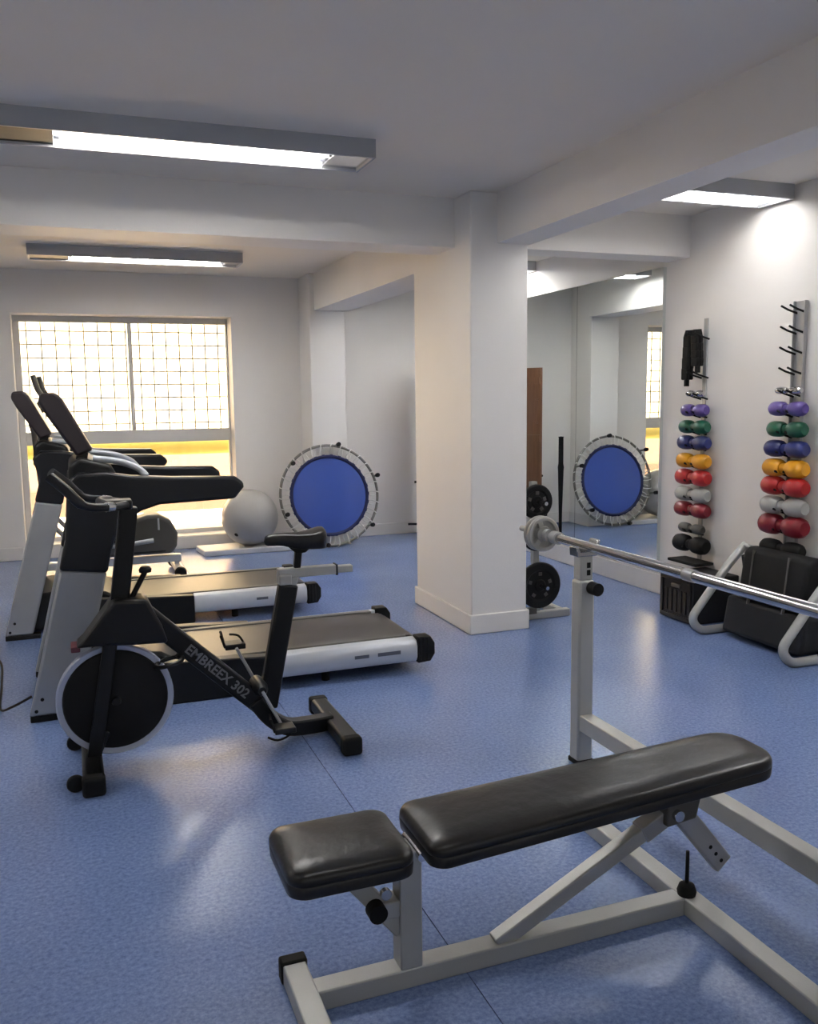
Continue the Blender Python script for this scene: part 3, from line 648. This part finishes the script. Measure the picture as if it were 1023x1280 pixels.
# plate tree behind the column
pt = thing('plate_tree', 'grey weight plate stand beside the column in front of the mirror', 'plate rack', (2.90, 5.17, 0))
MB().box(2.72, 3.12, 5.14, 5.19, 0, .05).build('base_bar', M_steel, pt, bevel=.006)
MB().box(2.75, 2.80, 5.19, 5.50, 0, .05).build('base_bar', M_steel, pt, bevel=.006); MB().box(3.04, 3.09, 5.19, 5.50, 0, .05).build('base_bar', M_steel, pt, bevel=.006)
MB().bar((2.885, 5.19, .03), (2.855, 5.19, .93), .045, .045, up=(1, 0, 0)).build('post', M_steel, pt, bevel=.006)
MB().box(2.74, 2.84, 5.10, 5.14, .05, .09).build('plate_stop', M_plastic_grey, pt)
for z, x in ((.24, 2.865), (.57, 2.85), (.80, 2.85)): MB().cyl((x, 5.17, z), (x, 5.0, z), .0125).build('peg', M_chrome, pt)
def disc_plate(lab, x, y0, z, rad, th, m, grp='black plates on the stand'):
    t = thing('weight_plate', lab, 'weight plate', (x, y0, z), grp)
    MB().lathe([(.0135, 0), (.0135, -th), (.035, -th), (.042, -th*.75), (rad*.62, -th*.7), (rad*.7, -th), (rad-.008, -th), (rad, -th*.75), (rad, -th*.2), (rad-.006, 0), (.0135, 0)], (x, y0, z), 'y', 40).build('disc', m, t)
    for k in range(5):
        a = 2*PI*k/5+.3; q = rad*.5
        MB().bar((x+q*math.cos(a)-.012*math.sin(a), y0-th*.77, z+q*math.sin(a)+.012*math.cos(a)), (x+q*math.cos(a)+.012*math.sin(a), y0-th*.77, z+q*math.sin(a)-.012*math.cos(a)), .006, .022, up=(math.cos(a), 0, math.sin(a))).build('raised_mark', M_plastic_grey, t)
    return t
disc_plate('large black weight plate low on the stand beside the column', 2.865, 5.13, .24, .155, .035, M_rubber)
disc_plate('black weight plate at the top of the stand beside the column', 2.85, 5.15, .80, .115, .035, M_rubber)
disc_plate('smaller black weight plate in the middle of the stand beside the column', 2.85, 5.15, .57, .10, .035, M_rubber)

# ================================================================== DUMBBELL RACKS
def rack(yc, zlist, z0, z1, wid, m, lab, bare=()):
    t = thing('dumbbell_rack', lab, 'dumbbell rack', (XR, yc, z0), 'wall dumbbell racks')
    MB().box(XR-.012, XR, yc-wid/2, yc+wid/2, z0, z1).build('wall_strip', m, t, bevel=.002)
    if wid > .06:
        for s in (-1, 1): MB().box(XR-.03, XR-.012, yc+s*wid/2-.003, yc+s*wid/2+.003, z0, z1).build('flange', m, t)
    for z in list(zlist)+list(bare):
        for s in (-1, 1):
            MB().tube([(XR-.006, yc+s*.034, z-.02), (XR-.08, yc+s*.034, z), (XR-.13, yc+s*.034, z+.02)], .0065, 8).build('peg', M_rubber, t)
    return t
def dumbbell(x, yc, z, L, hr, m, lab, hexa=False):
    """z = underside of the handle"""
    t = thing('dumbbell', lab, 'dumbbell', (x, yc, z), 'dumbbells on the wall racks'); gr = hr*.55; zc = z+gr
    hl = L*.43
    for s in (-1, 1):
        p = [(0, -hl/2), (hr*.72, -hl/2), (hr*.95, -hl*.33), (hr, -hl*.1), (hr, hl*.15), (hr*.9, hl*.36), (hr*.62, hl/2), (0, hl/2)]
        p = [(a, s*b) for a, b in p]
        MB().lathe(p, (x, yc+s*(L/2-hl/2), zc), 'y', 8 if hexa else 18).build('head', m, t, bevel=.0)
    MB().tube([(x, yc-L/2+hl*.8, zc), (x, yc-L*.06, zc), (x, yc+L*.06, zc), (x, yc+L/2-hl*.8, zc)], [gr, gr*1.08, gr*1.08, gr], 14).build('handle', m, t)
    return t
cols = dict(purple=rgb(90, 72, 142), green=rgb(14, 84, 60), navy=rgb(28, 38, 98), yellow=rgb(222, 154, 24), red=rgb(172, 28, 30), silver=rgb(162, 162, 158), crimson=rgb(126, 16, 32))
DM = {k: mat('dumbbell_'+k, v, .36, var=.05, bump=.04, bscale=150, coat=.15) for k, v in cols.items()}
DM['black'] = M_rubber; DM['chrome'] = M_chrome
word = dict(purple='purple', green='dark green', navy='navy blue', yellow='yellow', red='bright red', silver='silver grey', crimson='dark crimson', black='black', chrome='slim chrome')
# rack beside the mirror
yl, yr = 5.0, 4.155
Lz = [('chrome', 1.495, .17, .022), ('purple', 1.382, .24, .043), ('green', 1.268, .27, .047), ('navy', 1.160, .29, .05), ('yellow', 1.035, .30, .052), ('red', .921, .31, .056), ('silver', .803, .315, .05), ('crimson', .697, .32, .052), ('chrome', .565, .24, .035), ('black', .455, .32, .06)]
Rz = [('chrome', 1.507, .20, .022), ('purple', 1.399, .27, .044), ('green', 1.277, .28, .048), ('navy', 1.160, .31, .052), ('yellow', 1.044, .32, .055), ('red', .934, .33, .058), ('silver', .815, .335, .056), ('crimson', .697, .345, .064), ('black', .555, .32, .05)]
for (yc, lst, wid, z1, m, wh, bare, z0) in ((yl, Lz, .035, 2.0, M_rackgrey, 'on the rack next to the mirror', (1.62, 1.88), .30), (yr, Rz, .085, 2.03, M_rackgrey, 'on the rack with bare hooks above', (1.62, 1.74, 1.86, 1.98), .42)):
    zs = [z-hr*.55 for (_, z, _, hr) in lst]
    rack(yc, [z-.0065 for z in zs], z0, z1, wid, m, 'narrow wall dumbbell rack next to the mirror, ankle weights at its top' if yc == yl else 'wide grey wall dumbbell rack with bare hooks at its top', bare)
    for i, (cn, z, L, hr) in enumerate(lst):
        lab = '%s dumbbell %s' % (word[cn], wh)
        if cn == 'chrome' and yc == yl: lab = ('slim chrome dumbbell, topmost ' if i == 0 else 'small dark chrome dumbbell second from the bottom ')+wh
        if cn == 'chrome' and yc == yr: lab = 'slim chrome dumbbell, topmost '+wh
        dumbbell(XR-.08, yc, z-hr*.55, L, hr, M_plastic_grey if (cn == 'chrome' and i > 0) else DM[cn], lab)
# small shelf foot of the left rack
tag(MB().box(XR-.17, XR-.0125, yl-.16, yl+.14, .325, .345).build('rack_tray', M_rubber, bevel=.004), 'thin black tray at the foot of the rack next to the mirror', 'tray')
# ankle weights hung on the top pegs of the left rack
def ankle(yc, lab, tilt, ln):
    t = thing('ankle_weight', lab, 'ankle weight', (XR-.085, yc, 1.88), 'ankle weights on the rack')
    for j, dxx in enumerate((-.016, .016)):
        for q in range(4):
            z1 = 1.885-q*ln/4; MB().prism([(yc-.032+tilt*q, z1-ln/4-.006), (yc+.032+tilt*q, z1-ln/4-.006), (yc+.032+tilt*q, z1+.002), (yc-.032+tilt*q, z1+.002)], XR-.085+dxx-.013, XR-.085+dxx+.013, 'x').build('weight_pocket', M_rubber, t, bevel=.008)
    MB().tube([(XR-.085-.02, yc, 1.875), (XR-.085-.01, yc, 1.902), (XR-.085+.01, yc, 1.902), (XR-.085+.02, yc, 1.875)], .026, prof=[(-1, -.15), (1, -.15), (1, .15), (-1, .15)]).build('fold', M_rubber, t)
    MB().box(XR-.1, XR-.07, yc-.01+tilt*4, yc+.01+tilt*4, 1.885-ln-.05, 1.885-ln+.01).build('strap', M_rubber, t)
    return t
ankle(yl+.075, 'longer black ankle weight hanging nearer the mirror on the rack', .004, .29)
ankle(yl-.005, 'shorter black ankle weight hanging against the rack strip', -.004, .20)

# ================================================================== BLACK CRATE, AB ROLLER
cr_ = thing('black_crate', 'low black plastic crate on the floor below the rack next to the mirror', 'crate', (3.86, 4.75, 0))
MB().box(3.69, 4.06, 4.58, 4.915, 0.004, .305).build('body', M_crate, cr_, bevel=.008)
for a, b, c, d in ((4.59, 4.905, .27, .295), (4.59, 4.905, .015, .04), (4.59, 4.615, .04, .27), (4.88, 4.905, .04, .27)): MB().box(3.678, 3.692, a, b, c, d).build('frame_strip', M_black, cr_, bevel=.003)
for q in range(5): MB().box(3.682, 3.69, 4.64+.048*q, 4.668+.048*q, .06, .21).build('slat', M_black, cr_, bevel=.003)
MB().box(3.678, 3.69, 4.70, 4.79, .225, .25).build('handle', M_plastic_grey, cr_, bevel=.004)
ab = thing('ab_roller', 'grey tubular ab roller with black headrest by the dumbbell racks', 'ab roller', (3.75, 4.02, 0))
for yy in (4.40, 3.65):
    p = fillet([(4.03, yy, .30), (4.03, yy, .025), (3.60, yy, .025), (3.535, yy, .11), (3.80, yy, .42), (3.94, yy, .55)], .10, 7)
    MB().tube(p, .026, 14).build('side_tube', M_steel, ab)
    MB().tube(fillet([(3.90, yy, .52), (3.925, yy, .545), (3.93, 4.02, .52)], .02), .015, 12).build('top_tube', M_steel, ab)
MB().tube([(4.03, 3.65, .30), (4.03, 4.40, .30)], .02, 12).build('cross_tube', M_steel, ab)
MB().tube([(3.97, 3.66, .025), (3.97, 4.39, .025)], .018, 12).build('floor_tube', M_steel, ab)
hd = MB().prism([(3.74, .26), (3.90, .27), (3.93, .53), (3.88, .575), (3.80, .575), (3.775, .54)], 3.72, 4.24).build('headrest', M_rubber, ab, bevel=.03, seg=4)
MB().prism([(3.735, .24), (3.755, .24), (3.79, .56), (3.772, .565)], 4.14, 4.15).build('seam', M_plastic_grey, hd); 
MB().prism([(3.735, .24), (3.755, .24), (3.79, .56), (3.772, .565)], 3.86, 3.87).build('seam', M_plastic_grey, hd)
MB().prism([(3.71, .03), (4.0, .03), (4.0, .24), (3.75, .26)], 3.70, 4.34).build('mat_pad', M_crate, ab, bevel=.03, seg=3)
for s in (4.30, 3.75): MB().tube([(3.86, s, .50), (3.88, s, .40)], .03, 12).build('arm_pad', M_rubber, ab)

# ================================================================== WOODEN PANEL AND POLE (seen in the mirror)
wp = thing('wooden_panel', 'tall brown wooden panel standing at an angle near the far wall, seen in the mirror', 'panel', (3.32, 8.50, 0))
def WB(mb, name, m): return TB(mb, name, m, wp)          # local: x = thickness, y = along the panel
WB(MB().box(0, .035, 0, .48, .17, 1.79), 'board', M_wood)
for z in (.35, 1.0, 1.62): WB(MB().box(.035, .055, .0, .48, z, z+.07), 'batten', M_wood)
for yy in (.02, .40): WB(MB().box(-.003, .04, yy, yy+.06, 0, .17), 'foot', M_rubber)
WB(MB().box(-.10, .0, .0, .03, .17, .19), 'bracket', M_rubber); WB(MB().cyl((-.03, .02, .62), (0, .02, .62), .013), 'knob', M_rubber)
WB(MB().tube(fillet([(.03, .03, 1.45), (.075, .03, 1.45), (.075, .03, 1.2), (.03, .03, 1.2)], .03), .01, 8), 'handle', M_wood)
wp.rotation_euler = (0, 0, -math.atan(.40))
pl = thing('black_pole', 'black tapered pole standing beside the wooden panel, seen in the mirror', 'pole', (3.29, 8.15, 0))
MB().lathe([(0, 0), (.016, 0), (.018, .25), (.03, .70), (.033, .74), (.026, .78), (.026, 1.05), (.03, 1.06), (0, 1.065)], (3.29, 8.15, 0), 'z', 14).build('shaft', M_rubber, pl)
MB().lathe([(0, 0), (.055, 0), (.055, .012), (.02, .02), (0, .02)], (3.29, 8.15, 0), 'z', 18).build('base', M_rubber, pl)

# ================================================================== FLOOR CORDS
tag(MB().tube(smooth_path([(-.245, 4.40, .12), (-.33, 4.44, .07), (-.40, 4.62, .007), (-.42, 5.0, .007), (-.46, 5.5, .007), (-.60, 5.75, .007), (-.95, 5.85, .007)], 8), .006, 8).build('power_cord', M_rubber), 'black power cord running from the nearest treadmill foot across the floor', 'cord')
tag(MB().tube(smooth_path([(-.49, 5.97, .10), (-.56, 5.98, .05), (-.68, 6.05, .007), (-.95, 6.1, .007), (-1.3, 6.0, .007)], 8), .006, 8).build('power_cord', M_rubber), 'black power cord of the second treadmill on the floor at the left', 'cord')
